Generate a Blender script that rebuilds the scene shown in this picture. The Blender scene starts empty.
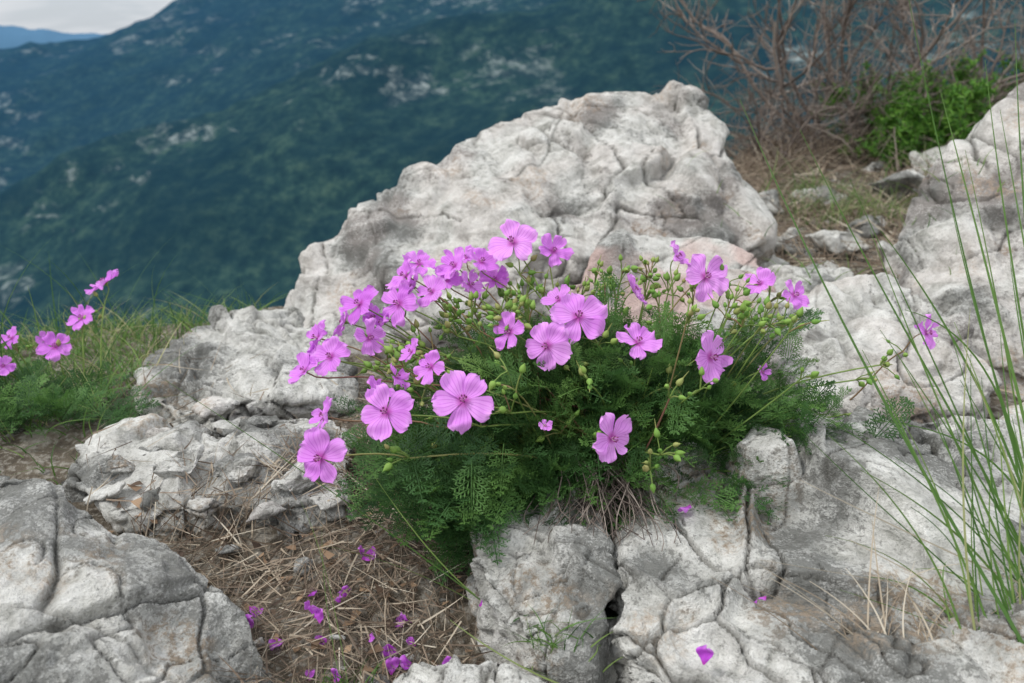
import bpy, bmesh, math, random
import numpy as np
from mathutils import Vector, noise, Matrix
from mathutils.bvhtree import BVHTree
random.seed(7); np.random.seed(7)
scene=bpy.context.scene
CZ=0.35; PITCH=math.radians(20); FP=28/36*1024
SP,CP=math.sin(PITCH),math.cos(PITCH)
def S(px,py,d):
    "surveyed bearing + distance -> world position (metres)"
    t=(341.5-py)/FP
    return np.array([(px-512)/FP*d, d*(CP+t*SP), CZ+d*(-SP+t*CP)])
# ---------------------------------------------------------------- helpers
class MB:
    def __init__(s): s.V=[];s.T=[];s.Q=[];s.A=[];s.n=0
    def add(s,v,tris=None,quads=None,att=(0,0,0)):
        v=np.asarray(v,float); s.V.append(v)
        a=np.asarray(att,float)
        if a.ndim==1: a=np.tile(a,(len(v),1))
        s.A.append(a)
        if tris is not None and len(tris): s.T.append(np.asarray(tris,int)+s.n)
        if quads is not None and len(quads): s.Q.append(np.asarray(quads,int)+s.n)
        s.n+=len(v)
    def build(s,name,mat,smooth=True,parent=None):
        V=np.concatenate(s.V); A=np.concatenate(s.A)
        T=np.concatenate(s.T) if s.T else np.zeros((0,3),int)
        Q=np.concatenate(s.Q) if s.Q else np.zeros((0,4),int)
        me=bpy.data.meshes.new(name)
        me.vertices.add(len(V)); me.vertices.foreach_set('co',V.astype(np.float32).ravel())
        nl=T.size+Q.size; me.loops.add(nl)
        me.loops.foreach_set('vertex_index',np.concatenate([T.ravel(),Q.ravel()]).astype(np.int32))
        npoly=len(T)+len(Q); me.polygons.add(npoly)
        st=np.concatenate([np.arange(len(T))*3, T.size+np.arange(len(Q))*4]).astype(np.int32)
        me.polygons.foreach_set('loop_start',st)
        me.update(calc_edges=True); me.validate()
        at=me.attributes.new('att','FLOAT_VECTOR','POINT')
        at.data.foreach_set('vector',A.astype(np.float32).ravel())
        me.polygons.foreach_set('use_smooth',[smooth]*len(me.polygons))
        me.materials.append(mat)
        ob=bpy.data.objects.new(name,me); scene.collection.objects.link(ob)
        if parent: ob.parent=parent
        return ob
def nrm(v):
    v=np.asarray(v,float); return v/(np.linalg.norm(v)+1e-9)
def tube(mb,pts,r0,r1,sides=5,att=(0,0,0)):
    pts=np.asarray(pts,float); n=len(pts)
    tan=np.gradient(pts,axis=0); tan/=np.linalg.norm(tan,axis=1)[:,None]+1e-9
    ref=np.array([0.31,0.52,0.79]) if abs(tan[0]@np.array([0.31,0.52,0.79]))<.9 else np.array([1,0,0.])
    a=np.cross(tan,ref); a/=np.linalg.norm(a,axis=1)[:,None]+1e-9
    b=np.cross(tan,a)
    r=np.linspace(r0,r1,n)
    th=np.arange(sides)*2*math.pi/sides
    V=pts[:,None,:]+r[:,None,None]*(np.cos(th)[None,:,None]*a[:,None,:]+np.sin(th)[None,:,None]*b[:,None,:])
    q=[]
    for i in range(n-1):
        for j in range(sides):
            k=(j+1)%sides; q.append((i*sides+j,i*sides+k,(i+1)*sides+k,(i+1)*sides+j))
    mb.add(V.reshape(-1,3),quads=q,att=att)
def bez(p0,p1,p2,p3,n=9):
    t=np.linspace(0,1,n)[:,None]
    return (1-t)**3*p0+3*(1-t)**2*t*p1+3*(1-t)*t*t*p2+t**3*p3
def blade(mb,base,dirv,L,w,bend,segs=6,att=(0,0,0),side=None):
    base=np.asarray(base,float); dirv=nrm(dirv)
    s=np.linspace(0,1,segs+1)[:,None]
    pts=base+dirv*L*s+np.asarray(bend)*L*s*s
    if side is None: side=np.cross(dirv,np.random.normal(size=3))
    side=nrm(side); wd=w*(1-s**1.6)*.5+w*.03
    V=np.empty((2*(segs+1),3)); V[0::2]=pts-side*wd; V[1::2]=pts+side*wd
    q=[(2*i,2*i+1,2*i+3,2*i+2) for i in range(segs)]
    mb.add(V,quads=q,att=att)
# ---------------------------------------------------------------- materials
def newmat(name):
    m=bpy.data.materials.new(name); m.use_nodes=True; nt=m.node_tree
    for n in list(nt.nodes): nt.nodes.remove(n)
    return m,nt,nt.nodes,nt.links
def N(nt,t,**k):
    n=nt.nodes.new(t)
    for a,b in k.items(): setattr(n,a,b)
    return n
def tex(nt,co,scale,detail=6,rough=.6,dist=0,kind='ShaderNodeTexNoise'):
    n=N(nt,kind); nt.links.new(co,n.inputs['Vector']); n.inputs['Scale'].default_value=scale
    if kind=='ShaderNodeTexNoise':
        n.inputs['Detail'].default_value=detail; n.inputs['Roughness'].default_value=rough; n.inputs['Distortion'].default_value=dist
    return n
def ramp(nt,fac,stops):
    r=N(nt,'ShaderNodeValToRGB'); nt.links.new(fac,r.inputs[0])
    e=r.color_ramp.elements
    while len(e)<len(stops): e.new(.5)
    for i,(p,c) in enumerate(stops):
        e[i].position=p; e[i].color=(c if len(c)==4 else (*c,1)) if hasattr(c,'__len__') else (c,c,c,1)
    return r.outputs[0]
def mix(nt,fac,a,b,mode='MIX'):
    m=N(nt,'ShaderNodeMix',data_type='RGBA',blend_type=mode)
    def st(i,v):
        if isinstance(v,(int,float)): m.inputs[i].default_value=v
        elif isinstance(v,tuple): m.inputs[i].default_value=(*v,1)
        else: nt.links.new(v,m.inputs[i])
    st(0,fac); st(6,a); st(7,b); return m.outputs[2]
def math_(nt,op,a,b=None,c=None):
    m=N(nt,'ShaderNodeMath',operation=op)
    for i,v in enumerate((a,b,c)):
        if v is None: continue
        if isinstance(v,(int,float)): m.inputs[i].default_value=v
        else: nt.links.new(v,m.inputs[i])
    return m.outputs[0]
def bump(nt,h,strength,dist,prev=None):
    b=N(nt,'ShaderNodeBump'); nt.links.new(h,b.inputs['Height']); b.inputs['Strength'].default_value=strength; b.inputs['Distance'].default_value=dist
    if prev is not None: nt.links.new(prev,b.inputs['Normal'])
    return b.outputs[0]
def principled(nt,col,normal=None,rough=.9,spec=.2):
    p=N(nt,'ShaderNodeBsdfPrincipled'); o=N(nt,'ShaderNodeOutputMaterial')
    if isinstance(col,tuple): p.inputs['Base Color'].default_value=(*col,1)
    else: nt.links.new(col,p.inputs['Base Color'])
    p.inputs['Roughness'].default_value=rough; p.inputs['Specular IOR Level'].default_value=spec
    if normal is not None: nt.links.new(normal,p.inputs['Normal'])
    nt.links.new(p.outputs[0],o.inputs[0]); return p

def rock_mat(name,pink=0.0,tone=0.0):
    # att.x dark cracks and hollows, att.y broad grey patches, att.z broad stain/pink patches
    m,nt,_,L=newmat(name)
    co=N(nt,'ShaderNodeTexCoord').outputs['Object']
    at=N(nt,'ShaderNodeAttribute',attribute_name='att'); sx=N(nt,'ShaderNodeSeparateXYZ'); L.new(at.outputs['Vector'],sx.inputs[0])
    ck,gr,st_=sx.outputs
    med=tex(nt,co,46,7,.74,.5).outputs[0]
    fin=tex(nt,co,170,4,.74).outputs[0]
    vf=tex(nt,co,600,2,.6).outputs[0]
    c=ramp(nt,med,[(.26,(.20,.20,.18)),(.38,(.42,.418,.385)),(.48,(.61,.605,.57)),(.64,(.76,.755,.72))])
    c=mix(nt,math_(nt,'MULTIPLY',ramp(nt,gr,[(.48,0),(.85,1)]),.72),c,mix(nt,ramp(nt,fin,[(.35,0),(.65,1)]),(.17,.178,.172),(.46,.47,.46)))
    s_=math_(nt,'ADD',fin,math_(nt,'MULTIPLY',math_(nt,'SUBTRACT',gr,.5),.34))
    lm=ramp(nt,s_,[(.54,0),(.61,1)])
    c=mix(nt,math_(nt,'MULTIPLY',lm,.62),c,(.115,.115,.103))
    lw=ramp(nt,math_(nt,'ADD',math_(nt,'MULTIPLY',med,.6),math_(nt,'MULTIPLY',vf,.4)),[(.53,0),(.60,1)])
    c=mix(nt,math_(nt,'MULTIPLY',lw,.4),c,(.82,.82,.79))
    o_=math_(nt,'MULTIPLY',ramp(nt,st_,[(.76,0),(.98,1)]),ramp(nt,fin,[(.44,0),(.60,1)]))
    c=mix(nt,math_(nt,'MULTIPLY',o_,.5),c,(.40,.28,.17))
    if pink>0:
        c=mix(nt,math_(nt,'MULTIPLY',ramp(nt,st_,[(.25,0),(.6,1)]),pink),c,(.64,.46,.42))
    c=mix(nt,ramp(nt,vf,[(.32,.5),(.43,0)]),c,mix(nt,.6,c,(.08,.08,.075)))
    if tone>0: c=mix(nt,tone,c,(.20,.18,.15))
    c=mix(nt,math_(nt,'MULTIPLY',ck,.92),c,(.065,.060,.050))
    h=math_(nt,'ADD',math_(nt,'MULTIPLY',med,1.0),math_(nt,'ADD',math_(nt,'MULTIPLY',fin,.42),math_(nt,'MULTIPLY',vf,.12)))
    principled(nt,c,bump(nt,h,.85,.011),.92,.12); return m
ROCK=rock_mat('limestone'); ROCKP=rock_mat('limestone_warm',.12); ROCKPP=rock_mat('limestone_pink',.7); GRAV=rock_mat('limestone_gravel',.1,.4)

def leafmat(name,stops,transl=.3,rough=.55):
    m,nt,_,L=newmat(name)
    at=N(nt,'ShaderNodeAttribute',attribute_name='att'); sx=N(nt,'ShaderNodeSeparateXYZ'); L.new(at.outputs['Vector'],sx.inputs[0])
    c=ramp(nt,sx.outputs[0],stops)
    p=N(nt,'ShaderNodeBsdfPrincipled'); L.new(c,p.inputs['Base Color']); p.inputs['Roughness'].default_value=rough; p.inputs['Specular IOR Level'].default_value=.3
    t=N(nt,'ShaderNodeBsdfTranslucent'); L.new(c,t.inputs[0])
    x=N(nt,'ShaderNodeMixShader'); x.inputs[0].default_value=transl; L.new(p.outputs[0],x.inputs[1]); L.new(t.outputs[0],x.inputs[2])
    o=N(nt,'ShaderNodeOutputMaterial'); L.new(x.outputs[0],o.inputs[0]); return m
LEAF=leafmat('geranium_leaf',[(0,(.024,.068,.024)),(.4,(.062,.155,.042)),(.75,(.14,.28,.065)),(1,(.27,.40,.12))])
STEM=leafmat('geranium_stem',[(0,(.16,.26,.06)),(.55,(.22,.32,.08)),(.8,(.30,.18,.11)),(1,(.33,.12,.12))],.15)
BUD=leafmat('geranium_bud',[(0,(.16,.33,.06)),(.6,(.27,.44,.09)),(1,(.38,.36,.14))],.2)
GRASS=leafmat('green_grass',[(0,(.04,.105,.025)),(.45,(.10,.21,.045)),(.75,(.20,.30,.08)),(1,(.46,.41,.24))],.3)
STRAW=leafmat('dry_straw',[(0,(.08,.058,.042)),(.35,(.22,.165,.12)),(.7,(.44,.37,.28)),(1,(.66,.60,.49))],.1,.7)
DEAD=leafmat('dead_leaf',[(0,(.06,.04,.03)),(.5,(.20,.13,.08)),(1,(.40,.27,.17))],.1,.7)
TWIG=leafmat('twig_bark',[(0,(.07,.055,.048)),(.5,(.18,.145,.125)),(1,(.34,.29,.25))],.0,.8)
BUSH=leafmat('shrub_leaf',[(0,(.035,.11,.02)),(.5,(.10,.26,.035)),(1,(.22,.42,.07))],.35)
def petalmat():
    m,nt,_,L=newmat('pink_petal')
    at=N(nt,'ShaderNodeAttribute',attribute_name='att'); sx=N(nt,'ShaderNodeSeparateXYZ'); L.new(at.outputs['Vector'],sx.inputs[0])
    u,v,r=sx.outputs
    c=ramp(nt,r,[(0,(.88,.41,.95)),(.5,(.79,.28,.89)),(1,(.50,.08,.64))])
    v1=math_(nt,'SUBTRACT',1,math_(nt,'POWER',math_(nt,'ABSOLUTE',math_(nt,'SINE',math_(nt,'MULTIPLY',u,9.4))),.30))
    v2=math_(nt,'SUBTRACT',1,math_(nt,'POWER',math_(nt,'ABSOLUTE',math_(nt,'SINE',math_(nt,'MULTIPLY',u,18.8))),.30))
    vein=math_(nt,'ADD',math_(nt,'MULTIPLY',v1,math_(nt,'SUBTRACT',1.15,v)),math_(nt,'MULTIPLY',v2,math_(nt,'MULTIPLY',v,.35)))
    c=mix(nt,math_(nt,'MULTIPLY',vein,1.1),c,(.45,.04,.56))
    c=mix(nt,ramp(nt,v,[(0,.85),(.10,.6),(.24,0)]),c,(.46,.04,.36))
    c=mix(nt,ramp(nt,v,[(.75,0),(1,.3)]),c,(.92,.58,.97))
    p=N(nt,'ShaderNodeBsdfPrincipled'); L.new(c,p.inputs['Base Color']); p.inputs['Roughness'].default_value=.6; p.inputs['Specular IOR Level'].default_value=.2
    t=N(nt,'ShaderNodeBsdfTranslucent'); L.new(c,t.inputs[0])
    x=N(nt,'ShaderNodeMixShader'); x.inputs[0].default_value=.30; L.new(p.outputs[0],x.inputs[1]); L.new(t.outputs[0],x.inputs[2])
    o=N(nt,'ShaderNodeOutputMaterial'); L.new(x.outputs[0],o.inputs[0]); return m
PETAL=petalmat()
def stamenmat():
    m,nt,_,L=newmat('stamen'); at=N(nt,'ShaderNodeAttribute',attribute_name='att'); sx=N(nt,'ShaderNodeSeparateXYZ'); L.new(at.outputs['Vector'],sx.inputs[0])
    principled(nt,ramp(nt,sx.outputs[0],[(0,(.55,.2,.5)),(.5,(.75,.55,.65)),(1,(.30,.06,.2))]),None,.6); return m
STAM=stamenmat()
def groundmat():
    m,nt,_,L=newmat('stony_soil'); co=N(nt,'ShaderNodeTexCoord').outputs['Object']
    a=tex(nt,co,40,6,.7).outputs[0]; b_=tex(nt,co,160,4,.7).outputs[0]
    c=ramp(nt,a,[(.3,(.06,.05,.04)),(.5,(.14,.118,.09)),(.7,(.30,.28,.24))])
    c=mix(nt,ramp(nt,b_,[(.5,0),(.62,.7)]),c,(.34,.32,.28))
    bb=bump(nt,math_(nt,'ADD',a,math_(nt,'MULTIPLY',b_,.4)),.8,.01); principled(nt,c,bb,.95,.1); return m
SOIL=groundmat()
def mountmat():
    m,nt,_,L=newmat('forested_mountain'); g=N(nt,'ShaderNodeNewGeometry').outputs['Position']
    ln=N(nt,'ShaderNodeVectorMath',operation='LENGTH'); L.new(g,ln.inputs[0]); dist=ln.outputs['Value']
    tr=tex(nt,g,.04,7,.8).outputs[0]; md=tex(nt,g,.0055,5,.65,.4).outputs[0]
    c=ramp(nt,tr,[(.38,(.010,.025,.024)),(.5,(.021,.050,.040)),(.64,(.060,.105,.068))])
    c=mix(nt,ramp(nt,md,[(.40,.70),(.60,0)]),c,(.007,.023,.027))
    mp=N(nt,'ShaderNodeMapping'); L.new(g,mp.inputs[0]); mp.inputs['Scale'].default_value=(.8,.5,1.8)
    oc=tex(nt,mp.outputs[0],.011,8,.78,.3).outputs[0]; reg=tex(nt,g,.0030,3,.5).outputs[0]
    om=math_(nt,'MULTIPLY',ramp(nt,oc,[(.53,0),(.60,1)]),ramp(nt,reg,[(.49,0),(.57,1)]))
    om=math_(nt,'MULTIPLY',om,ramp(nt,tr,[(.47,.12),(.57,1)]))
    c=mix(nt,math_(nt,'MULTIPLY',om,.88),c,(.36,.40,.38))
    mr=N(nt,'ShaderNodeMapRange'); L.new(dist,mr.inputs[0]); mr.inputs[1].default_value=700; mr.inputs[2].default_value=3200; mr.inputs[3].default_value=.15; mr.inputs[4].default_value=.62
    c=mix(nt,mr.outputs[0],c,(.024,.078,.150))  # aerial haze painted into the base colour, bluer with distance
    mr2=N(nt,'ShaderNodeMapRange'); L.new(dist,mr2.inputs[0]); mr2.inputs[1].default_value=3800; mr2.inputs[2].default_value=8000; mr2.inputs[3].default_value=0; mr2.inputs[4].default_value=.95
    c=mix(nt,mr2.outputs[0],c,(.085,.18,.29))  # paler haze for the farthest hills, likewise painted into the colour
    near=N(nt,'ShaderNodeMapRange'); L.new(dist,near.inputs[0]); near.inputs[1].default_value=8; near.inputs[2].default_value=30; near.inputs[3].default_value=1; near.inputs[4].default_value=0
    c=mix(nt,near.outputs[0],c,(.2,.18,.13))
    principled(nt,c,bump(nt,tr,.5,12),1,.0); return m
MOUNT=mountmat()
# ---------------------------------------------------------------- terrain
EX=[-3,-1.2,-.6,-.3,.2,.6,1.0,1.6,3]; EY=[.45,.72,.95,1.12,1.5,2.1,2.4,2.6,2.8]
def H(x,y):
    z=np.interp(y,[-4000,-4,0,.36,.5,.9,1.3,1.6,2,3,6],[300,.0,-.37,-.35,-.322,-.32,-.31,-.285,-.24,-.19,-.15])
    z=z+np.clip(x-.6,0,1)*.06*np.clip(y,0,1)
    z=z-.022*np.exp(-((x+.22)**2+(y-.58)**2)/.012)
    e=y-np.interp(x,EX,EY)
    drop=.95*(np.sqrt(e*e+.01)+e)/2*1.0
    return z-drop+CZ, e
xs=np.concatenate([np.linspace(-7,-1.05,30),np.arange(-1,1.4,.008),np.linspace(1.42,7,60)])
ys=np.concatenate([np.linspace(-5,.18,24),np.arange(.2,1.6,.008),np.linspace(1.62,6.5,130)])
X,Y=np.meshgrid(xs,ys); Z,E=H(X,Y)
nz=np.array([noise.fractal(Vector((a*9,b*9,3.3)),.8,2.1,5)*.012+noise.fractal(Vector((a*2.2,b*2.2,9)),1,2,3)*.02+abs(noise.noise(Vector((a*60,b*60,1))))*.003 for a,b in zip(X.ravel(),Y.ravel())]).reshape(X.shape)
Z=Z+nz
Z[0,:]-=.6;Z[-1,:]-=.6;Z[:,0]-=.6;Z[:,-1]-=.6
ny,nx=X.shape
idx=np.arange(nx*ny).reshape(ny,nx)
q=np.stack([idx[:-1,:-1],idx[:-1,1:],idx[1:,1:],idx[1:,:-1]],-1).reshape(-1,4)
mb=MB(); mb.add(np.stack([X,Y,Z],-1).reshape(-1,3),quads=q); ground=mb.build('ground',SOIL)
az=np.radians(np.concatenate([np.arange(-180,-50,2.5),np.arange(-50,50,.25),np.arange(50,180.1,2.5)]))
rr=np.concatenate([np.geomspace(3,430,60),np.linspace(450,4400,230),np.geomspace(4500,16000,50)])
AZ,R=np.meshgrid(az,rr); X=R*np.sin(AZ); Y=R*np.cos(AZ); Z,E=H(X,Y)
AD=np.degrees(AZ)
sp=np.tan(np.radians(np.interp(AD,[-90,-60,-34,-24,-12,0,10,60,90],[-16,-14,-9.5,-5,-.6,2.5,4,4,2])))
mn=np.tan(np.radians(np.interp(AD,[-90,-60,-33,-29,-21,-10,0,60,90],[-2,-1.5,-.4,.5,3.2,6.5,8,8,4])))
fr=np.tan(np.radians(np.interp(AD,[-60,-36,-30,-26,0,60],[2,2.0,1.3,1.0,2,2])))
def prof(r,sp,mn,fr):
    zs=[-390+0*sp, 1400*sp, 1750*sp-60, 3200*mn, 4200*mn-380, 8500*fr, 12000*fr-500, -600+0*sp]
    rs=[450,1400,1750,3200,4200,8500,12000,16000]
    out=np.full(r.shape,-390.0)
    for i in range(len(rs)-1):
        m=(r>=rs[i]); t=np.clip((r-rs[i])/(rs[i+1]-rs[i]),0,1)
        out=np.where(m,zs[i]*(1-t)+zs[i+1]*t,out)
    return out
M=prof(R,sp,mn,fr)
nf=np.array([0.0 if r<60 else (noise.ridged_multi_fractal(Vector((a/650,b/650,.7)),.9,2.1,5,1,2)-1.0)*.55+noise.fractal(Vector((a/160,b/160,4)),.9,2.1,4)*.16 for a,b,r in zip(X.ravel(),Y.ravel(),R.ravel())]).reshape(X.shape)
amp=np.interp(R,[60,450,1400,3200,5000,9000],[1,40,75,80,60,60])
M=M+nf*amp
Zs=np.maximum(Z,-390+CZ)+nf*np.interp(R,[60,450],[0,8])
Z2=np.where(E>0,np.maximum(Zs,np.where(R>=430,M,-1e5)),Zs)
Z2=Z2-np.interp(R,[3,7,14],[.35,.3,0])
ny,nx=X.shape; idx=np.arange(nx*ny).reshape(ny,nx)
q=np.stack([idx[:-1,:-1],idx[1:,:-1],idx[1:,1:],idx[:-1,1:]],-1).reshape(-1,4)
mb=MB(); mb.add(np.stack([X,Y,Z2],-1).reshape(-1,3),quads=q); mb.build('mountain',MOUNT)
# ---------------------------------------------------------------- rocks
surf=[ground]
dg=bpy.context.evaluated_depsgraph_get(); dg.update()
GT=BVHTree.FromObject(ground,dg)
def gz(x,y):
    h=GT.ray_cast(Vector((x,y,2)),Vector((0,0,-1)))[0]; return h.z if h else -1
def hashn(p):
    h=math.sin(p[0]*127.1+p[1]*311.7+p[2]*74.7)*43758.5453; a=(h-math.floor(h))*6.283
    h=math.sin(p[0]*269.5+p[1]*183.3+p[2]*246.1)*43758.5453; b=(h-math.floor(h))*2-1
    s=math.sqrt(max(0,1-b*b)); return (s*math.cos(a),s*math.sin(a),b)
def rock(name,hulls,vox,amp=1.0,cell=.07,mat=None,seed=0,drop=True,back=.0,rough=1.0,crk=1.0,strat=0.0,blk=0.0,sm_=1.0):
    bm=bmesh.new()
    for h in hulls:
        P=[np.array(p) for p in h]
        if drop:
            for p in list(P):
                g,_=H(p[0],p[1]); P.append(np.array([p[0],p[1],min(g,p[2])-.05]))
                if back: P.append(np.array([p[0]*1.02,p[1]+back,min(g,p[2])-.03]))
        tmp=bmesh.new()
        for p in P: tmp.verts.new(p)
        bmesh.ops.convex_hull(tmp,input=tmp.verts)
        for v in [v for v in tmp.verts if not v.link_faces]: tmp.verts.remove(v)
        me=bpy.data.meshes.new('t'); tmp.to_mesh(me); bm.from_mesh(me); tmp.free()
    me=bpy.data.meshes.new('t'); bm.to_mesh(me); bm.free()
    ob=bpy.data.objects.new('t',me); scene.collection.objects.link(ob)
    md=ob.modifiers.new('r','REMESH'); md.mode='VOXEL'; md.voxel_size=vox
    sm=ob.modifiers.new('s','SMOOTH'); sm.factor=.5; sm.iterations=int(max(6,int(cell*.10/vox*8))*sm_)
    dg=bpy.context.evaluated_depsgraph_get(); e=ob.evaluated_get(dg); m2=bpy.data.meshes.new_from_object(e)
    bpy.data.objects.remove(ob)
    n=len(m2.vertices); co=np.empty(n*3,np.float32); m2.vertices.foreach_get('co',co); co=co.reshape(-1,3)
    no=np.empty(n*3,np.float32); m2.vertices.foreach_get('normal',no); no=no.reshape(-1,3)
    att=np.zeros((n,3),np.float32); off=np.zeros(n,np.float32)
    so=Vector((seed*3.7,seed*1.3,seed*2.1))
    for i in range(n):
        p=Vector(co[i])
        w=noise.noise_vector(p*12+so)*.014+noise.noise_vector(p*45+so)*.003
        d=0.0; crack=0.0; pa=noise.noise(p*9+so*5)
        fk=.55+max(-.4,min(.45,pa*1.6))
        for li,(cs,k,pl) in enumerate(((cell,.36,.10),(cell*.42,.34,.09),(cell*.17,.20,.05))):
            qv=(p+w*(cs/cell)**.6)/cs+so; qv.z*=1.35; qv.x+=qv.z*.3
            dd,pp=noise.voronoi(qv,distance_metric='DISTANCE')
            hn=hashn(pp[0]); df=qv-pp[0]; ed=dd[1]-dd[0]
            wt=min(1,ed/.17); wt=wt*wt*(3-2*wt)
            d+=((df.x*hn[0]+df.y*hn[1]+df.z*hn[2])*k*wt + (abs(hn[0])-.5)*pl*wt)*cs*(fk if li else 1)
            if li==1 and ed<.055:
                c=(1-ed/.055)*max(0,min(1,pa*3.2-.35+blk)); d-=.0026*c*crk; crack=max(crack,c*.85)
            if li==0 and ed<.030:
                c=(1-ed/.030)*max(0,min(1,noise.noise(p*7-so*3)*3+.1+blk)); d-=.006*c*crk; crack=max(crack,c)
        cw=p+noise.noise_vector(p*9+so)*.035+noise.noise_vector(p*60+so)*.003
        a1=abs(noise.noise(cw*9.5+so*1.7)); g1=noise.noise(p*6+so*2.3)
        if a1<.018 and g1>-.10: c=1-a1/.018; d-=.0075*c*crk; crack=max(crack,c)
        a2=abs(noise.noise(Vector((cw.x*26,cw.y*26,cw.z*16))+so)); g2=noise.noise(p*11-so)
        if a2<.032 and g2>0: c=1-a2/.032; d-=.0029*c*crk; crack=max(crack,c*.7)
        if strat:
            s=(p.z*.93+p.x*.22-p.y*.28)/.0135+noise.noise(p*8+so)*1.6; fr_=s-math.floor(s); hs=abs(math.sin(math.floor(s)*12.9898+seed)*43.7)%1
            sidef=1-min(1,abs(no[i][2]))**3
            d+=strat*(hs-.5)*2*min(1,min(fr_,1-fr_)/.12)*(.25+sidef)
            if fr_<.10: d-=strat*.8*(1-fr_/.10)*sidef; crack=max(crack,(1-fr_/.10)*.8*sidef)
        f=noise.fractal(p*16+so,.95,2.1,7); d+=f*.0062*rough
        rr_=noise.ridged_multi_fractal(p*34+so,.9,2.2,4,1,2); d-=max(0,rr_-1.25)*.0022*rough
        pt=noise.noise(p*110+so); pg=noise.noise(p*15-so); d-=max(0,pt-.15)*max(0,pg+.1)*.010*rough
        off[i]=d*amp; att[i,0]=min(1,crack*.95+max(0,-f-.35)*.5+max(0,rr_-1.6)*.3)
        att[i,1]=.5+.9*noise.fractal(p*11-so,1,2,3); att[i,2]=.5+.9*noise.fractal(p*13+so*3,1,2,3)
    co+=no*off[:,None]
    m2.vertices.foreach_set('co',co.ravel())
    a=m2.attributes.new('att','FLOAT_VECTOR','POINT'); a.data.foreach_set('vector',att.ravel())
    m2.polygons.foreach_set('use_smooth',[True]*len(m2.polygons)); m2.update()
    m2.materials.clear(); m2.materials.append(mat or ROCK)
    o=bpy.data.objects.new(name,m2); m2.name=name; scene.collection.objects.link(o); surf.append(o); return o
def PS(l): return [S(*p) for p in l]
rock('limestone_boulder',[
 PS([(280,305,.98),(300,266,1.02),(345,226,1.05),(400,182,1.1),(450,152,1.13),(520,146,1.1),(560,200,1.02),(520,290,.93),(400,335,.9),(290,335,.93)]),
 PS([(425,170,1.1),(480,128,1.16),(560,100,1.2),(640,88,1.22),(694,94,1.22),(722,124,1.2),(732,168,1.15),(700,190,1.06),(600,205,1.03),(500,225,1.0),(480,300,.95),(640,275,1.0),(720,240,1.02)]),
 PS([(690,170,1.12),(735,178,1.15),(778,222,1.1),(760,238,1.04),(690,240,1.03)])],.0033,.70,.13,ROCKP,1,True,.16,1.2,1.7,sm_=1.6)
rock('limestone_boulder',[
 PS([(135,395,.73),(150,362,.8),(215,318,.87),(285,308,.92),(345,340,.85),(350,400,.74),(260,400,.72),(180,412,.71)]),
 PS([(66,480,.61),(80,438,.65),(125,420,.68),(210,435,.66),(200,490,.59),(120,510,.57)]),
 PS([(190,430,.66),(300,402,.69),(350,425,.65),(350,500,.57),(270,508,.565),(190,500,.575)])],.0021,1.05,.06,ROCK,2,crk=1.8,strat=.0045,blk=.2)
rock('limestone_boulder',[PS([(-120,470,.5),(0,466,.5),(60,474,.5),(112,516,.49),(190,558,.47),(240,604,.46),(272,648,.45),(285,700,.44),(-120,720,.34),(150,720,.39),(60,570,.425),(0,560,.42)])],.0016,.85,.085,ROCK,3,crk=1.5,strat=.0012)
rock('limestone_boulder',[PS([(468,520,.52),(478,575,.48),(530,500,.53),(590,492,.54),(604,520,.51),(612,600,.46),(590,655,.44),(530,632,.45)])],.0016,.8,.055,ROCK,4,crk=1.4)
rock('limestone_boulder',[
 PS([(622,500,.54),(650,466,.56),(760,430,.585),(800,440,.56),(850,520,.49),(800,600,.44),(740,720,.38),(628,690,.41),(615,590,.455)]),
 PS([(760,434,.588),(860,410,.6),(960,412,.6),(1080,445,.58),(1150,700,.38),(900,720,.38),(700,720,.385),(760,560,.46),(900,500,.49),(1000,520,.47)])],.0016,.92,.085,ROCK,5,crk=1.9,strat=.0015,blk=.1)
rock('limestone_boulder',[PS([(715,310,.85),(800,285,.87),(880,277,.85),(930,296,.83),(975,341,.78),(1000,380,.75),(985,405,.71),(900,412,.68),(840,408,.7),(790,372,.74),(740,340,.8)])],.0023,.85,.08,ROCKP,6,crk=1.6,strat=.0015)
rock('limestone_boulder',[PS([(890,248,.98),(908,215,1.0),(940,168,1.02),(975,120,1.03),(1010,96,1.05),(1130,60,1.08),(1180,400,.78),(1040,375,.80),(985,350,.82),(945,298,.88),(900,268,.95),(1000,230,.90),(1060,230,.88)])],.0028,.8,.12,ROCKP,7,True,.05,crk=1.7,sm_=1.4)
rock('limestone_boulder',[PS([(560,292,.84),(600,248,.9),(640,230,.93),(700,234,.93),(760,254,.92),(775,300,.85),(710,330,.8),(600,330,.79)])],.0026,.6,.09,ROCKPP,8,rough=.9)
rock('limestone_boulder',[PS([(996,436,.66),(1010,406,.69),(1070,380,.71),(1090,450,.62),(1016,454,.63)])],.0024,.8,.05,ROCK,9)
rock('limestone_boulder',[PS([(383,690,.42),(400,662,.43),(450,652,.43),(520,660,.43),(575,690,.42),(480,720,.39)])],.0017,.6,.05,ROCK,10)
rock('limestone_boulder',[PS([(725,285,.98),(780,262,1.02),(850,268,1.0),(870,288,.95),(800,300,.92)])],.0028,.7,.05,ROCKP,11)
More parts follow.
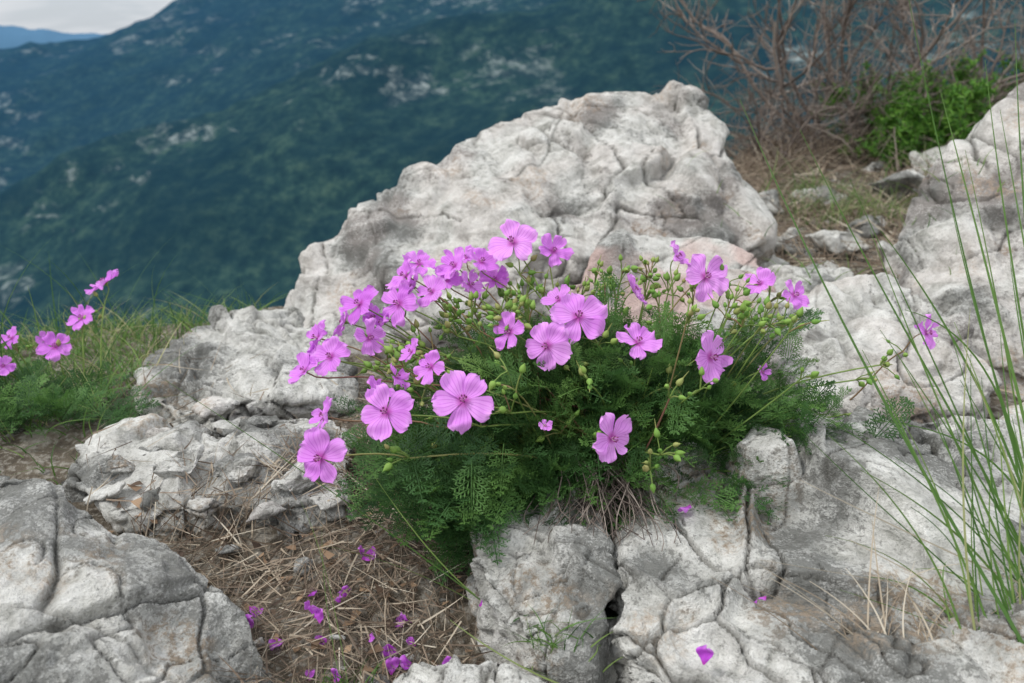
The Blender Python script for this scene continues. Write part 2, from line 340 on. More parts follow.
def stone(px,py,d,w,h,seed,name='limestone_stone'):
    c=S(px,py,d); sx=w/FP*d/2; sz=h/FP*d/2; r=random.Random(seed); P=[]
    c[2]=min(c[2],gz(c[0],c[1])+sz*.6) if py>520 or d>.9 else c[2]
    ax=r.uniform(0,3.1); tl=r.uniform(-.25,.25)
    for i in range(10):
        v=nrm([r.gauss(0,1),r.gauss(0,1),r.gauss(0,1)])*np.array([sx,sx*.7,sz]); v=np.array([v[0]*math.cos(ax*.3)-v[1]*math.sin(ax*.3),v[0]*math.sin(ax*.3)+v[1]*math.cos(ax*.3),v[2]+v[0]*tl]); P.append(c+v)
    rock(name,[P],max(.0013,sx/24),min(.6,sx/.04),max(.02,sx*.7),r.choice([ROCK,ROCK,ROCKP]) ,seed,False,crk=.6)
for i,a in enumerate([(178,466,.60,66,40),(235,470,.60,70,32),(200,508,.57,46,26),(300,474,.58,66,36),(150,500,.58,44,24),(265,514,.555,50,24),(365,632,.45,60,30),(455,638,.44,46,30),
  (335,600,.47,24,16),(405,600,.47,22,14),(765,238,1.1,80,44),(845,220,1.25,80,40),(903,183,1.55,80,44),(866,203,1.4,60,30),(935,198,1.4,66,36),(820,260,1.05,90,34),(700,225,1.05,60,26),
  (255,600,.47,30,20),(660,668,.42,22,16),(525,655,.43,24,14),(300,540,.53,34,18),(240,440,.67,80,26),(170,440,.66,60,26),(120,466,.61,46,24),(880,232,1.2,70,34),(215,410,.70,60,18),
  (765,188,1.5,70,34),(820,180,1.6,70,34),(760,212,1.25,70,34),(825,235,1.15,60,26),(890,168,1.8,70,34),(330,500,.57,44,22),(225,530,.55,34,18),(790,200,1.3,50,24),(910,222,1.2,50,28),
  (140,455,.63,70,16),(195,452,.64,84,14),(290,445,.65,80,16),(250,425,.69,80,14),(110,490,.59,60,14),(940,160,1.7,80,40),(800,218,1.25,60,30),(735,205,1.2,50,30)]):
    stone(*a,seed=20+i)
dg=bpy.context.evaluated_depsgraph_get(); dg.update()
TREES=[BVHTree.FromObject(o,dg) for o in surf]
def dropz(x,y):
    b=-9; bn=None
    for t in TREES:
        h=t.ray_cast(Vector((x,y,2)),Vector((0,0,-1)))
        if h[0] is not None and h[0].z>b: b=h[0].z; bn=h[1]
    return b,bn
# ---------------------------------------------------------------- geranium plants
def leaf_template(bend,seed):
    r=random.Random(seed); V=[];T=[]
    def sl(x): return np.array([x,0,-bend*x*x+ .05*x])
    def lobe(b,d,L,w):
        d=nrm(d); s=nrm(np.cross(d,[0,0,1.]))*w/2; i=len(V)
        V.extend([b,b+d*L*.55+s,b+d*L,b+d*L*.55-s]); T.append((i,i+1,i+2)); T.append((i,i+2,i+3))
    n=8
    for i in range(n):
        t=.12+.86*i/(n-1); b=sl(t); pl=.34*math.sin(math.pi*(.22+.74*t))**.8+.04
        for sgn in(-1,1):
            a=math.radians(62-22*t+r.uniform(-8,8)); up=r.uniform(-.1,.45)
            pd=nrm([math.cos(a),sgn*math.sin(a),up]); m=4
            for k in range(m):
                tt=(k+.6)/m; pb=b+pd*pl*tt
                for s2 in(-1,1):
                    a2=s2*math.radians(45); ca,sa=math.cos(a2),math.sin(a2)
                    d2=[pd[0]*ca-pd[1]*sa,pd[0]*sa+pd[1]*ca,pd[2]+r.uniform(-.4,.5)]
                    lobe(pb,d2,pl*.45*(1.15-.6*tt),.030)
            lobe(b,pd,pl*1.15,.028)
    lobe(sl(.98),[1,0,-bend],.12,.035)
    for i in range(6):
        a=sl(i/6-.05);b=sl((i+1)/6); k=len(V); s=np.array([0,.010,0]); V.extend([a-s,a+s,b+s,b-s]); T+= [(k,k+1,k+2),(k,k+2,k+3)]
    return np.array(V),np.array(T)
LT=[leaf_template(b,i) for i,b in enumerate([.1,.25,.4,.2,.55])]
def put_leaf(mb,pos,direc,up,L,shade):
    V,T=LT[random.randrange(len(LT))]
    x=nrm(direc); y=nrm(np.cross(up,x)); z=np.cross(x,y); Rm=np.stack([x,y,z])
    vv=(V*L)@Rm+pos
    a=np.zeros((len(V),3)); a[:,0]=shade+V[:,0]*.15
    mb.add(vv,tris=T,att=a)
def petal_grid(cup,ruf,seed,wsc=1.0):
    r=random.Random(seed); nv,nu=14,13; V=[];A=[]
    ph=r.uniform(0,6); ph2=r.uniform(0,6); cc=cup+r.uniform(-.1,.1); sk=r.uniform(-.06,.06)
    for i in range(nv):
        v=i/(nv-1); hw=np.interp(v,[0,.12,.3,.5,.7,.84,.93,.98,1],[.045,.11,.235,.355,.42,.42,.35,.26,.20])*wsc
        for j in range(nu):
            u=j/(nu-1)*2-1
            x=.03+v*.97-(.06*u*u*v)+ (.026*math.sin(u*8+ph)+.016*math.sin(u*19+ph2))*v**3 -.06*math.exp(-(u*4)**2)*v**8
            y=u*hw+sk*v*v
            z=cc*v*v*.55+ .12*u*u*hw*1.2 + ruf*math.sin(u*4+ph)*v*v*.6+ruf*.6*math.sin(v*9+ph2+u*2)*v - .10*v**5*ruf*7 -.04*math.exp(-(u*5)**2)*v+.03*math.sin(u*11+ph2)*v**3
            V.append((x,y,z)); A.append((u,v))
    Q=[(i*nu+j,i*nu+j+1,(i+1)*nu+j+1,(i+1)*nu+j) for i in range(nv-1) for j in range(nu-1)]
    return np.array(V),np.array(Q),np.array(A)
def frame(n,roll):
    n=nrm(n); a=nrm(np.cross([0.1,.2,1] if abs(n[2])<.9 else [1,0,0],n)); b=np.cross(n,a)
    c,s=math.cos(roll),math.sin(roll); return a*c+b*s, b*c-a*s, n
def flower(P,C,St,pos,n,R,cup,hue,seed):
    r=random.Random(seed); a,b,n=frame(n,r.uniform(0,6.28)); Fm=np.stack([a,b,n])
    for k in range(5):
        V,Q,A=petal_grid(cup,.15*r.uniform(.5,1.5),seed*7+k,r.uniform(.88,1.08))
        th=k*2*math.pi/5+r.uniform(-.10,.10); tilt=r.uniform(-.2,.24)
        c,s=math.cos(th),math.sin(th)
        V=V.copy(); V[:,2]+=V[:,0]*tilt+V[:,1]*.10+.004*k
        V[:,:2]=V[:,:2]@np.array([[c,s],[-s,c]])
        V=V*R*r.uniform(.90,1.06)
        P.add(V@Fm+pos,quads=Q,att=np.column_stack([A,np.full(len(A),min(1,max(0,hue+r.uniform(-.12,.12))))]))
    for k in range(5):
        th=(k+.5)*2*math.pi/5; d=nrm(a*math.cos(th)+b*math.sin(th)+n*(cup*.6-.1))
        blade(C,pos-n*R*.05,d,R*.42,R*.16,-n*.1,3,(r.uniform(.1,.5),0,0),side=np.cross(d,n))
    tube(C,[pos-n*R*.16,pos-n*R*.09,pos-n*R*.01],R*.05,R*.12,6,(.3,0,0))
    for k in range(8):
        th=k*.8+r.random(); d=nrm(n+ (a*math.cos(th)+b*math.sin(th))*.4); e=pos+d*R*.28
        tube(St,[pos,pos+d*R*.15,e],R*.013,R*.011,4,(.5,0,0))
        tube(St,[e-d*R*.03,e,e+d*R*.03],R*.025,R*.024,5,(1,0,0))
    tube(St,[pos,pos+n*R*.2,pos+n*R*.34],R*.035,R*.02,5,(0,0,0))
def bud(C,pos,d,L,r):
    t=np.array([0,.12,.35,.6,.8,1.0]); w=np.array([.25,.8,1,.8,.45,.08])
    d=nrm(d); a,b,_=frame(d,0); th=np.arange(6)*math.pi/3
    V=(pos+d*(t*L)[:,None])[:,None,:]+ (w*r)[:,None,None]*(np.cos(th)[None,:,None]*a+np.sin(th)[None,:,None]*b)
    Q=[(i*6+j,i*6+(j+1)%6,(i+1)*6+(j+1)%6,(i+1)*6+j) for i in range(5) for j in range(6)]
    C.add(V.reshape(-1,3),quads=Q,att=(random.random(),0,0))
def fdir(yaw,el):
    y=math.radians(yaw); e=math.radians(el); return np.array([math.sin(y)*math.cos(e),-math.cos(y)*math.cos(e),math.sin(e)])
FL=[(513,243,.60,50,-25,45,.2),(553,251,.60,34,30,35,.5),(455,266,.60,36,-50,40,.5),(481,262,.61,34,40,50,.6),(406,276,.58,38,-60,30,.6),(419,264,.60,30,20,60,.6),
(432,292,.57,34,-30,40,.6),(399,304,.56,42,-40,30,.35),(383,323,.57,30,-80,30,.6),(360,304,.57,40,-45,40,.35),(345,322,.58,34,-90,20,.5),(369,338,.55,34,50,20,.5),(318,338,.56,38,-60,25,.35),(331,357,.54,40,-20,40,.4),(305,371,.54,34,-50,50,.5),
(470,285,.60,30,60,30,.6),(495,280,.62,28,-20,50,.6),(447,281,.60,30,0,60,.5),
(510,332,.53,38,-50,30,.35),(578,317,.54,54,5,42,.15),(547,346,.52,48,-20,20,.15),(638,343,.54,44,20,65,.25),(710,357,.52,50,40,15,.25),(705,277,.57,46,25,30,.25),
(677,257,.60,32,80,40,.6),(633,291,.58,34,100,40,.6),(760,284,.60,30,-40,50,.5),(794,295,.58,32,40,30,.5),(463,401,.47,60,5,40,.14),(386,412,.48,52,-15,35,.14),(431,367,.50,36,-40,30,.4),
(321,458,.47,54,-25,25,.15),(325,416,.50,36,-70,30,.5),(611,438,.47,50,30,15,.2),(396,377,.52,30,90,40,.6),(378,392,.51,28,60,50,.6),(412,352,.53,26,-60,40,.6),(926,333,.60,34,40,20,.4),(559,300,.58,30,-40,50,.6),
(414,287,.59,28,-80,30,.7),(372,318,.58,28,40,50,.6),(313,355,.56,28,-90,20,.6),(466,258,.62,24,10,70,.7),(762,372,.56,16,40,20,.9),(545,426,.5,14,20,50,1.0)]
plant=bpy.data.objects.new('pink_geranium_plant',None); scene.collection.objects.link(plant)
P,C,St,SM,LF=MB(),MB(),MB(),MB(),MB()
CEN=S(604,452,.60); CEN[2]=CZ-.305
def stem_to(base,tip,r0=.0009,r1=.0006,att=.4):
    d=tip-base; L=np.linalg.norm(d)
    c1=base+np.array([d[0]*.35,d[1]*.35,L*.25]); c2=tip-nrm(d+np.array([0,0,-.25*L]))*L*.3+np.random.normal(size=3)*.004
    pts=bez(base,c1,c2,tip,10); tube(SM,pts,r0,r1,5,(att,0,0)); return pts
def pedicel(node,pos,n,att):
    L=np.linalg.norm(pos-node); tube(SM,bez(node,node+(pos-node)*.35+np.array([0,0,L*.12]),pos-n*L*.3,pos,7),.0006,.0005,4,(att,0,0))
def bud_cluster(node,k,dirv,sc=1.0):
    for _ in range(k):
        d=nrm(nrm(dirv)*.8+np.random.normal(size=3)*.7+np.array([0,0,.2])); L=random.uniform(.006,.016)*sc
        e=node+d*L; d2=nrm(d+np.array([0,0,random.uniform(-.8,.6)]))
        tube(SM,[node,node+d*L*.5+np.array([0,0,.001]),e],.0005,.00045,4,(random.uniform(.2,.8),0,0))
        bl=random.uniform(.0040,.0075)*sc
        bud(C,e,d2,bl,bl*.34)
        if random.random()<.3: tube(C,[e+d2*bl*.8,e+d2*bl*1.4,e+d2*bl*1.8],bl*.08,bl*.03,4,(.9,0,0))
FPOS=[]
for i,(px,py,d,s,yw,el,cup) in enumerate(FL):
    pos=S(px,py,d); n=nrm(fdir(yw+random.uniform(-8,8),el)); R=s/FP*d/2*1.1
    FPOS.append((pos,nrm(np.array([0,0,CZ])-pos)))
    hue=.15+ (0.28 if cup>.3 else 0)+ (.14 if px<430 else 0)+random.uniform(-.15,.15)
    flower(P,C,St,pos,n,R,cup,hue,i+1)
    base=CEN+np.array([random.uniform(-.05,.06),random.uniform(-.04,.03),.02])
    if px>900: base=S(850,400,.66)
    back=pos-n*R*.16
    node=back+ (base-back)*random.uniform(.18,.30)+np.array([0,0,random.uniform(-.002,.006)])
    a=random.uniform(.2,.9); stem_to(base,node,.0008,.0006,a); pedicel(node,back,n,a)
    bud_cluster(node,random.randint(2,5),back-node)
def clear(p,r=.017):
    for f,v in FPOS:
        dlt=p-f; al=dlt@v
        if -.004<al<.06 and np.linalg.norm(dlt-v*al)<r: return False
    return True
for _ in range(80):
    th=random.uniform(0,6.28); rr_=random.uniform(.15,.95)
    tip=CEN+np.array([math.cos(th)*(.175 if math.cos(th)>0 else .165)*rr_,math.sin(th)*.10*rr_,.070+.078*math.sqrt(max(0,1-rr_*rr_*.8))+random.uniform(-.015,.010)])
    if not clear(tip,.02): continue
    base=CEN+np.array([math.cos(th)*.05,math.sin(th)*.04,.01])
    stem_to(base,tip,.0007,.0005,random.uniform(.1,.95)); bud_cluster(tip,random.randint(3,7),tip-base)
for px,py,d in [(660,455,.50),(520,275,.6),(590,385,.5),(880,365,.6),(842,415,.60),(700,390,.5),(855,380,.6),(650,470,.49),(735,300,.57),(760,330,.56)]:
    t=S(px,py,d); stem_to(CEN+np.array([.02,0,.01]),t,.0008,.0006,.5); bud_cluster(t,5,t-CEN)
for i in range(2000):
    th=random.uniform(0,2*math.pi); ph=math.asin(random.uniform(-.05,1)); rad=random.uniform(.42,1)**.6
    dv=np.array([math.cos(th)*math.cos(ph),math.sin(th)*math.cos(ph),math.sin(ph)])
    rx=.186 if dv[0]>0 else .165
    bl=min(1,max(0,(dv[0]+.45)/.5)); ry=(.108*(1-bl)+.072*bl) if dv[1]<0 else .095
    q_=CEN+dv*np.array([rx,ry,.122])*rad*(1+.34*noise.noise(Vector(dv*3.0)))
    if q_[2]<CZ-.33 or not clear(q_): continue
    out=nrm(dv*np.array([1,1,.5])+np.random.normal(size=3)*.6+np.array([0,0,.25]))
    L=random.uniform(.020,.036); up=nrm(np.array([0,0,1.])+dv*.6+np.random.normal(size=3)*.4)
    if not clear(q_+out*L*.5): continue
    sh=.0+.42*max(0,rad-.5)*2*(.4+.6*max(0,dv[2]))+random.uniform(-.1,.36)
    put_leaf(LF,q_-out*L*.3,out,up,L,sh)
    if i%3==0:
        b=CEN+dv*np.array([.04,.03,.0]); stem_to(b,q_-out*L*.3,.0006,.0004,.2)
for i in range(90):
    px=random.uniform(385,520); b=S(px,random.uniform(440,500+ (px-385)*.35),random.uniform(.50,.54)); g,_=dropz(b[0],b[1]); b[2]=max(b[2],g+.004)
    put_leaf(LF,b,np.array([random.uniform(-1,.3),random.uniform(-1,.2),random.uniform(-.3,.3)]),np.array([0,-.3,1]),random.uniform(.022,.035),random.uniform(0,.6))
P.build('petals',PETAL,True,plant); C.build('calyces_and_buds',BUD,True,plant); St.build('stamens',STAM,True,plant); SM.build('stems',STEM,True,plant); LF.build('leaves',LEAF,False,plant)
p2=bpy.data.objects.new('pink_geranium_plant',None); scene.collection.objects.link(p2)
P,C,St,SM,LF=MB(),MB(),MB(),MB(),MB()
for i,(px,py,d,s,yw,el,cup) in enumerate([(105,283,.80,38,-60,60,.5),(82,318,.78,30,-20,50,.4),(55,347,.75,34,30,50,.4),(12,338,.75,26,-30,40,.5),(3,366,.72,22,40,30,.6),(-20,352,.74,28,0,40,.5),(45,340,.8,20,60,30,.7)]):
    pos=S(px,py,d); n=nrm(fdir(yw,el)); R=s/FP*d/2; flower(P,C,St,pos,n,R,cup,.6,100+i)
    b=S(px*.6+40,420,.78); b[2]=dropz(b[0],b[1])[0]; nd=pos+(b-pos)*.2
    stem_to(b,nd,.0009,.0007,.5); pedicel(nd,pos-n*R*.16,n,.5); bud_cluster(nd,3,pos-nd)
for i in range(150):
    b=S(random.uniform(-60,120),random.uniform(380,440),random.uniform(.68,.80)); b[2]=dropz(b[0],b[1])[0]+random.uniform(.0,.025)
    put_leaf(LF,b,np.array([random.gauss(0,1),random.gauss(0,1),random.uniform(.1,1.2)]),np.array([0,-.4,1]),random.uniform(.025,.04),random.uniform(0,.6))
P.build('petals',PETAL,True,p2); C.build('calyces_and_buds',BUD,True,p2); St.build('stamens',STAM,True,p2); SM.build('stems',STEM,True,p2); LF.build('leaves',LEAF,False,p2)
FPm=MB()
FPL=[(362,510,.53),(358,518,.53),(770,567,.45),(490,625,.45),(372,650,.44),(385,652,.44),(430,640,.44),(425,645,.44),(245,575,.5),(310,575,.48),(316,590,.48),(300,560,.5),(335,560,.5),(512,495,.53),(500,490,.53),(690,505,.52),(395,600,.47),(440,655,.43),(560,672,.43),(702,680,.41),(325,605,.47),(340,545,.5),(450,597,.47),(405,560,.49),(280,600,.47),(330,640,.45),(478,560,.48),(760,372,.6)]
for _ in range(12): FPL.append((random.gauss(350,60),random.uniform(545,670),random.uniform(.44,.5)))
for k,(px,py,d) in enumerate(FPL):
    p=S(px,py,d); z,nn=dropz(p[0],p[1]); p[2]=z+.004
    V,Q,A=petal_grid(random.uniform(.5,1.3),.25,k+500); a,b,n=frame(np.array([random.gauss(0,.6),random.gauss(0,.6)-.3,1]),random.uniform(0,6))
    V=V*random.uniform(.006,.011)
    FPm.add(V@np.stack([a,b,n])+p,quads=Q,att=np.column_stack([A,np.full(len(A),random.uniform(.75,1))]))
FPm.build('fallen_petals',PETAL)
# ---------------------------------------------------------------- litter
LI=MB()
def litter(n,x0,x1,y0,y1,L0,L1,w,messy=.006,lim=.012):
    for _ in range(n):
        x=random.uniform(x0,x1); y=random.uniform(y0,y1); L=random.uniform(L0,L1); a=random.uniform(0,6.28)
        z=gz(x,y); zt,_=dropz(x,y)
        if zt>z+lim: continue
        x2=x+math.cos(a)*L; y2=y+math.sin(a)*L; z2,_=dropz(x2,y2)
        if z2>zt+.025: continue
        p0=np.array([x,y,zt+random.uniform(0,messy)]); p1=np.array([x2,y2,z2+random.uniform(0,messy)])
        d=p1-p0; LL=np.linalg.norm(d)
        sag=np.array([random.gauss(0,.12),random.gauss(0,.12),random.uniform(-.02,.12)])
        blade(LI,p0,d,LL,w*random.uniform(.5,1.4),sag,4,(random.betavariate(1.6,2.2) if random.random()<.8 else random.random(),0,0))
litter(6500,-.27,.06,.33,.62,.006,.045,.0009,.009,.022)
litter(900,-.35,.3,.5,.8,.012,.04,.0010,.008,.03)
litter(2400,.05,.45,.88,1.25,.02,.06,.0015,.014,.03)
litter(3600,.3,1.0,1.15,2.1,.03,.08,.002,.02,.03)
litter(700,.2,.5,.75,1.2,.02,.05,.0014,.01,.02)
LI.build('dry_litter',STRAW,False)
DL=MB()
for _ in range(620):
    x=random.uniform(-.30,.05); y=random.uniform(.34,.66); z,_n=dropz(x,y)
    if z>gz(x,y)+.016: continue
    d=np.array([random.gauss(0,1),random.gauss(0,1),random.gauss(0,.2)]); L=random.uniform(.003,.010)
    blade(DL,[x,y,z+random.uniform(.001,.008)],d,L,L*random.uniform(.3,.8),np.random.normal(size=3)*.3,4,(random.random(),0,0),side=np.cross(nrm(d),[random.gauss(0,.3),random.gauss(0,.3),1]))
DL.build('dead_leaves',DEAD)
GR=MB()
ico=bmesh.new(); bmesh.ops.create_icosphere(ico,subdivisions=1,radius=1); IV=np.array([v.co[:] for v in ico.verts]); IT=np.array([[v.index for v in f.verts] for f in ico.faces]); ico.free()
for _ in range(1700):
    x=random.uniform(-.45,.9); y=random.uniform(.34,1.9); z,_n=dropz(x,y)
    if z>gz(x,y)+.01: continue
    s=random.uniform(.0010,.0036)*(1+y*.9); V=IV*np.array([1,random.uniform(.5,1),random.uniform(.3,.7)])*(1+np.random.normal(size=(len(IV),1))*.22)*s
    GR.add(V+np.array([x,y,z-s*.1]),tris=IT,att=(random.uniform(0,.4),random.random(),random.random()))
GR.build('gravel',GRAV,False)
DS=MB()
for _ in range(170):
    px=random.gauss(598,28); t=S(px,random.uniform(455,500),random.uniform(.53,.55))
    ex=t[0]+random.gauss(0,.018); ey=t[1]-random.uniform(.01,.055); ez=dropz(ex,ey)[0]+random.uniform(.0,.006)
    e=np.array([ex,ey,ez]); m1=(t*2+e)/3+np.array([random.gauss(0,.008),-.006,.006]); m2_=(t+e*2)/3+np.array([random.gauss(0,.010),-.006,.004])
    m2_[2]=max(m2_[2],dropz(m2_[0],m2_[1])[0]+.002); m1[2]=max(m1[2],dropz(m1[0],m1[1])[0]+.002)
    tube(DS,bez(t,m1,m2_,e,8),.00055,.00025,4,(random.random(),0,0))
DS.build('dead_stems',TWIG)
# ---------------------------------------------------------------- grasses
G=MB()
for _ in range(5600):
    x=random.uniform(-.95,-.33); y=random.uniform(.56,1.02)
    if x>-.33-.35*(.9-y) and random.random()<.8: continue
    z,_n=dropz(x,y)
    cl_=noise.noise(Vector((x*9,y*9,0)))
    L=random.uniform(.02,.068)*(1+1.0*cl_)
    blade(G,[x,y,z-.003],[random.gauss(0,.4),random.gauss(0,.4),1],L,.0013,np.array([random.gauss(0,.4),random.gauss(0,.4),-.25]),5,(min(1,max(0,random.betavariate(1.6,1.6)+cl_*.35)),0,0))
for _ in range(44):
    x=random.uniform(-.75,-.36); y=random.uniform(.66,.95); z,_n=dropz(x,y)
    blade(G,[x,y,z],[random.gauss(0,.2),random.gauss(0,.2),1],random.uniform(.1,.18),.0014,np.array([random.gauss(0,.3),random.gauss(0,.3),-.2]),8,(random.random()*.9,0,0))
G.build('grass_tuft',GRASS)
def long_blade(mb,pts,w,col):
    pts=np.array([S(*p) for p in pts]); t=np.linspace(0,1,22)[:,None]
    if len(pts)==3: c=(1-t)**2*pts[0]+2*(1-t)*t*pts[1]+t*t*pts[2]
    else: c=bez(pts[0],pts[1],pts[2],pts[3],22)
    side=nrm(np.array([.6,-.5,.5])+np.random.normal(size=3)*.2); wd=w*(1-t**3)*.5+.0001
    V=np.empty((44,3)); V[0::2]=c-side*wd; V[1::2]=c+side*wd+np.array([0,0,.0002])
    mb.add(V,quads=[(2*i,2*i+1,2*i+3,2*i+2) for i in range(21)],att=(col,0,0))
G=MB()
RB=[[(1060,560,.45),(930,400,.47),(800,130,.5)],[(1050,600,.43),(960,420,.45),(850,180,.47)],[(1070,620,.43),(980,380,.45),(905,-20,.48)],[(1040,640,.42),(900,480,.44),(740,100,.5)],
[(1060,500,.45),(1010,300,.47),(985,60,.5)],[(1050,450,.46),(1020,250,.48),(1015,20,.5)],[(1080,640,.42),(1000,500,.44),(880,330,.46)],[(1040,600,.43),(960,520,.44),(860,470,.45)],
[(1060,540,.44),(990,400,.46),(950,200,.49)],[(1035,700,.41),(990,560,.43),(930,400,.45)],[(1070,560,.43),(1030,420,.45),(1010,260,.47)],[(1050,680,.41),(1000,640,.42),(840,590,.43)],[(1040,420,.5),(985,330,.52),(905,310,.53)],[(1060,480,.48),(990,430,.49),(870,420,.5)],
[(1050,620,.43),(1010,480,.44),(1000,330,.46)],[(1060,650,.42),(970,500,.44),(870,230,.48)],[(1080,600,.43),(1015,470,.44),(960,380,.46)],[(1045,560,.44),(1000,300,.47),(965,150,.5)],
[(1060,600,.43),(950,480,.45),(790,400,.48)],[(1050,640,.42),(930,560,.44),(800,430,.47)],[(1070,600,.43),(1010,350,.46),(940,90,.5)],[(1080,560,.43),(1040,330,.46),(1000,110,.5)],[(1060,520,.45),(960,330,.48),(880,230,.5)]]
for i,b in enumerate(RB):
    root=(b[0][0]+15,720,b[0][2]-.03)
    long_blade(G,[root,b[0],b[1],b[2]],random.uniform(.0010,.0017),random.uniform(.2,.6))
for k in range(36):
    x0=random.uniform(970,1090); long_blade(G,[(x0,720,.405),(x0-random.uniform(-20,60),560,.43),(x0-random.uniform(-10,170),random.uniform(300,600),.45)],random.uniform(.0006,.0012),random.uniform(.1,.9))
G.build('grass_tuft',GRASS)
G=MB()
for b in [[(870,720,.41),(862,600,.43),(880,480,.45)],[(900,720,.41),(880,600,.43),(872,520,.44)],[(1060,600,.42),(960,560,.44),(800,480,.45)],[(1060,640,.42),(960,600,.43),(850,540,.44)],[(1060,660,.42),(980,620,.43),(780,620,.44)],[(1060,560,.43),(980,640,.42),(900,640,.42)],[(1040,610,.42),(940,590,.43),(760,560,.44)],
 [(1050,690,.41),(950,640,.42),(830,660,.42)],[(1060,580,.42),(940,540,.44),(880,600,.43)]]:
    long_blade(G,b,.0009,random.uniform(.7,1))
for k in range(130):
    x0=random.uniform(860,1080); long_blade(G,[(x0,720,.405),(x0-random.uniform(-40,60),640,.42),(x0-random.uniform(-90,170),random.uniform(560,690),.43)],random.uniform(.0005,.0011),random.uniform(.4,1))
G.build('dry_grass',STRAW)
G=MB()
for b in [[(480,600,.46),(350,500,.49),(165,380,.55)],[(475,595,.46),(430,560,.47),(370,470,.5)],[(345,700,.42),(320,600,.44),(322,520,.46)],[(350,700,.42),(330,560,.45),(300,500,.47)],[(470,600,.46),(400,560,.48),(320,545,.5)],[(620,700,.42),(540,690,.42),(450,620,.45)]]:
    long_blade(G,b,.0011,random.uniform(.4,.9))
for k in range(200):
    px,d=random.choice([(530,.445),(495,.455),(560,.44),(340,.45),(470,.46)]); b=S(px+random.gauss(0,20),635+random.gauss(0,16),d); b[2]=dropz(b[0],b[1])[0]
    blade(G,b,[random.gauss(0,.7),random.gauss(0,.5)-.1,.8],random.uniform(.010,.030),.0008,np.array([random.gauss(0,.3),0,-.3]),5,(random.random()*.8,0,0))
G.build('grass_tuft',GRASS)
G=MB()
for cx,cy,n,L in [(.60,1.55,260,.10),(.74,1.5,220,.10),(.5,1.75,300,.14),(.9,1.7,300,.14),(1.15,1.8,250,.16),(.42,1.15,120,.06),(.28,1.02,140,.05),(.16,1.0,140,.05),(.50,1.25,120,.07),(.62,1.25,100,.08),(1.3,2.0,300,.2),
   (.62,1.9,300,.18),(.72,2.0,300,.18),(.85,1.95,300,.18),(.95,2.1,250,.2),(.55,1.85,200,.14),(.52,1.5,200,.09),(.66,1.42,200,.08),(.8,1.62,200,.1),(1.1,2.2,300,.2),(1.25,2.3,300,.2),(1.4,2.3,300,.2),(1.5,2.35,300,.2)]:
    for _ in range(n):
        x=random.gauss(cx,.06); y=random.gauss(cy,.06); z,_n=dropz(x,y)
        if z>gz(x,y)+.02: continue
        blade(G,[x,y,z-.004],[random.gauss(0,.6),random.gauss(0,.55),.9],L*random.uniform(.3,1.1),.0017,np.array([random.gauss(0,.4),random.gauss(0,.4),-.35]),5,(random.betavariate(2,2.3),0,0))
G.build('dry_grass',STRAW)
G=MB()
for cx,cy,n,L in [(.58,1.5,120,.12),(.70,1.45,90,.12),(.50,1.02,60,.05),(.95,1.6,120,.15),(.36,.98,40,.05),(.62,1.62,100,.1)]:
    for _ in range(n):
        x=random.gauss(cx,.05); y=random.gauss(cy,.05); z,_n=dropz(x,y)
        blade(G,[x,y,z-.004],[random.gauss(0,.45),random.gauss(0,.4),1],L*random.uniform(.4,1.1),.0016,np.array([random.gauss(0,.4),random.gauss(0,.4),-.3]),5,(random.betavariate(2,2),0,0))
G.build('grass_tuft',GRASS)
# ---------------------------------------------------------------- shrubs
def shrub(mb,base,d,L,r,lvl,leafmb=None,leafn=0,spread=.55,kids=(5,7)):
    n=7; pts=[base]; dd=nrm(d); p=base
    for i in range(n):
        dd=nrm(dd+np.random.normal(size=3)*.16+np.array([0,0,.03])); p=p+dd*L/n; pts.append(p)
    tube(mb,pts,r,r*.45,5 if lvl>0 else 4,(random.uniform(.1,.95),0,0))
    if lvl>0:
        for k in range(random.randint(*kids)):
            i=random.randint(1,n); nd=nrm(dd+np.random.normal(size=3)*spread)
            shrub(mb,pts[i],nd,L*random.uniform(.4,.65),r*.55,lvl-1,leafmb,leafn,spread,kids)
    elif leafmb is not None:
        for k in range(leafn):
            q0=pts[random.randint(1,n)]; blade(leafmb,q0,np.random.normal(size=3)+np.array([0,0,.4]),random.uniform(.008,.020),.0035,np.zeros(3),2,(random.random(),0,0))
def zat(x,y): return dropz(x,y)[0]
DR=bpy.data.objects.new('dry_shrub',None); scene.collection.objects.link(DR)
T_=MB()
for x,y,dx,L in [(.80,2.0,-.5,.36),(.85,2.0,-.1,.42),(.92,2.05,.25,.38),(.78,2.05,-.9,.38),(.98,2.0,.5,.36),(.86,2.1,0,.44),(.76,2.0,-.7,.42)]:
    shrub(T_,np.array([x,y,zat(x,y)-.01]),[dx,random.uniform(-.2,.2),.8],L,.0065,3,kids=(5,6),spread=.5)
for k in range(30):
    x=random.uniform(.58,1.05); y=random.uniform(1.85,2.1); shrub(T_,np.array([x,y,zat(x,y)-.01]),[random.gauss(-.1,.5),random.gauss(0,.3),.8],random.uniform(.14,.26),.0028,2,kids=(6,8),spread=.7)
T_.build('branches',TWIG,True,DR)
DR2=bpy.data.objects.new('dry_shrub',None); scene.collection.objects.link(DR2); T_=MB()
for x,y,dx,L in [(1.35,2.3,-.4,.5),(1.4,2.3,.1,.55),(1.5,2.3,.4,.5),(1.25,2.25,-.7,.4),(1.15,2.25,0,.4),(1.3,2.2,.1,.35)]:
    shrub(T_,np.array([x,y,zat(x,y)-.01]),[dx,0,.8],L,.005,3,kids=(5,7))
T_.build('branches',TWIG,True,DR2)
GS=bpy.data.objects.new('green_shrub',None); scene.collection.objects.link(GS); T_=MB(); L_=MB()
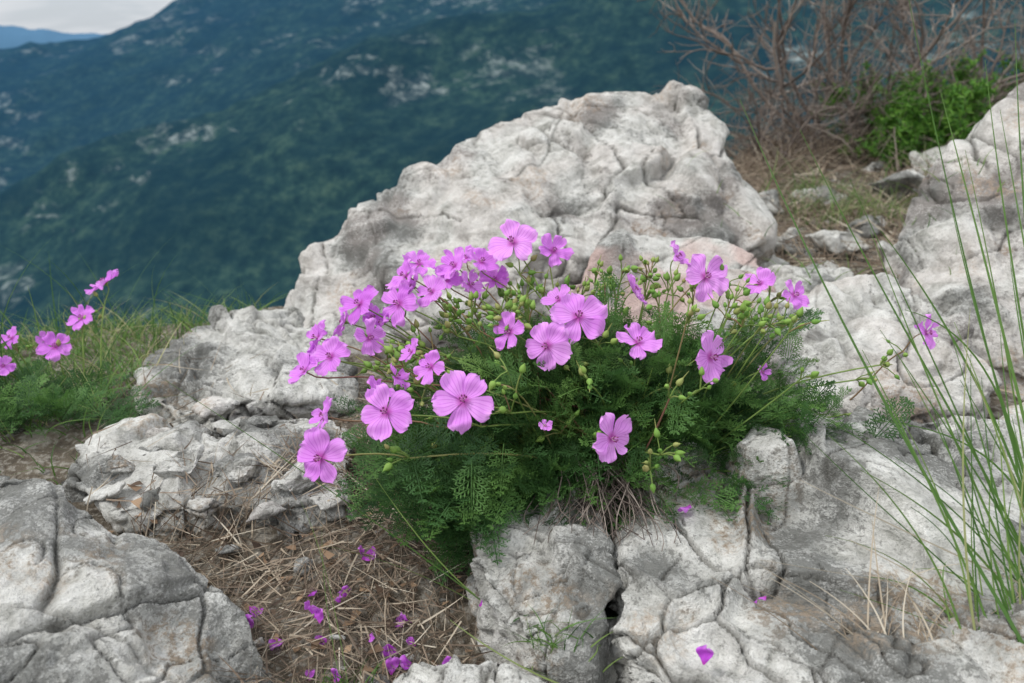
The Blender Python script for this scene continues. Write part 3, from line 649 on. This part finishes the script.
for k in range(66):
    x=random.uniform(.84,1.40); y=random.uniform(1.72,2.05); shrub(T_,np.array([x,y,zat(x,y)-.01]),[random.gauss(0,.5),random.gauss(0,.4),.8],random.uniform(.09,.165),.0025,2,L_,30,.8,(5,6))
T_.build('branches',TWIG,True,GS); L_.build('leaves',BUSH,False,GS)
# ---------------------------------------------------------------- sky, sun, camera
w=bpy.data.worlds.new('World'); scene.world=w; w.use_nodes=True; nt=w.node_tree
for n in list(nt.nodes): nt.nodes.remove(n)
tc=N(nt,'ShaderNodeTexCoord').outputs['Generated']
sky=N(nt,'ShaderNodeTexSky',sky_type='NISHITA'); sky.sun_disc=False; sd=Vector((-.52,-.20,.84)).normalized()
sky.sun_elevation=math.asin(sd.z); sky.sun_rotation=math.atan2(sd.x,sd.y)
mp=N(nt,'ShaderNodeMapping'); nt.links.new(tc,mp.inputs[0]); mp.inputs['Scale'].default_value=(1,1,5)
cn=tex(nt,mp.outputs[0],5.0,4,.6,.3).outputs[0]
cl=ramp(nt,cn,[(.38,(.66,.71,.77)),(.60,(.97,.97,.98))])
sxz=N(nt,'ShaderNodeSeparateXYZ'); nt.links.new(tc,sxz.inputs[0])
mrz=N(nt,'ShaderNodeMapRange'); nt.links.new(sxz.outputs[2],mrz.inputs[0]); mrz.inputs[1].default_value=.03; mrz.inputs[2].default_value=.55; mrz.inputs[3].default_value=9.0; mrz.inputs[4].default_value=15.6
sc_=N(nt,'ShaderNodeVectorMath',operation='SCALE'); nt.links.new(cl,sc_.inputs[0]); nt.links.new(mrz.outputs[0],sc_.inputs['Scale'])
c=mix(nt,ramp(nt,cn,[(.25,.8),(.5,1)]),sky.outputs[0],sc_.outputs[0])
bg=N(nt,'ShaderNodeBackground'); nt.links.new(c,bg.inputs[0]); bg.inputs[1].default_value=.1
o=N(nt,'ShaderNodeOutputWorld'); nt.links.new(bg.outputs[0],o.inputs[0])
sl=bpy.data.lights.new('sun','SUN'); sl.energy=1.8; sl.angle=math.radians(10); sl.color=(1,.965,.91)
so=bpy.data.objects.new('sun',sl); scene.collection.objects.link(so); so.rotation_euler=sd.to_track_quat('Z','Y').to_euler()
cd=bpy.data.cameras.new('camera'); cam=bpy.data.objects.new('camera',cd); scene.collection.objects.link(cam)
cam.location=(0,0,CZ); cam.rotation_euler=(math.pi/2-PITCH,0,0); cd.lens=28; cd.sensor_width=36; cd.clip_start=.01; cd.clip_end=40000
cd.dof.use_dof=True; cd.dof.focus_distance=.54; cd.dof.aperture_fstop=10
scene.camera=cam
scene.view_settings.view_transform='Standard'; scene.view_settings.look='None'; scene.view_settings.exposure=0
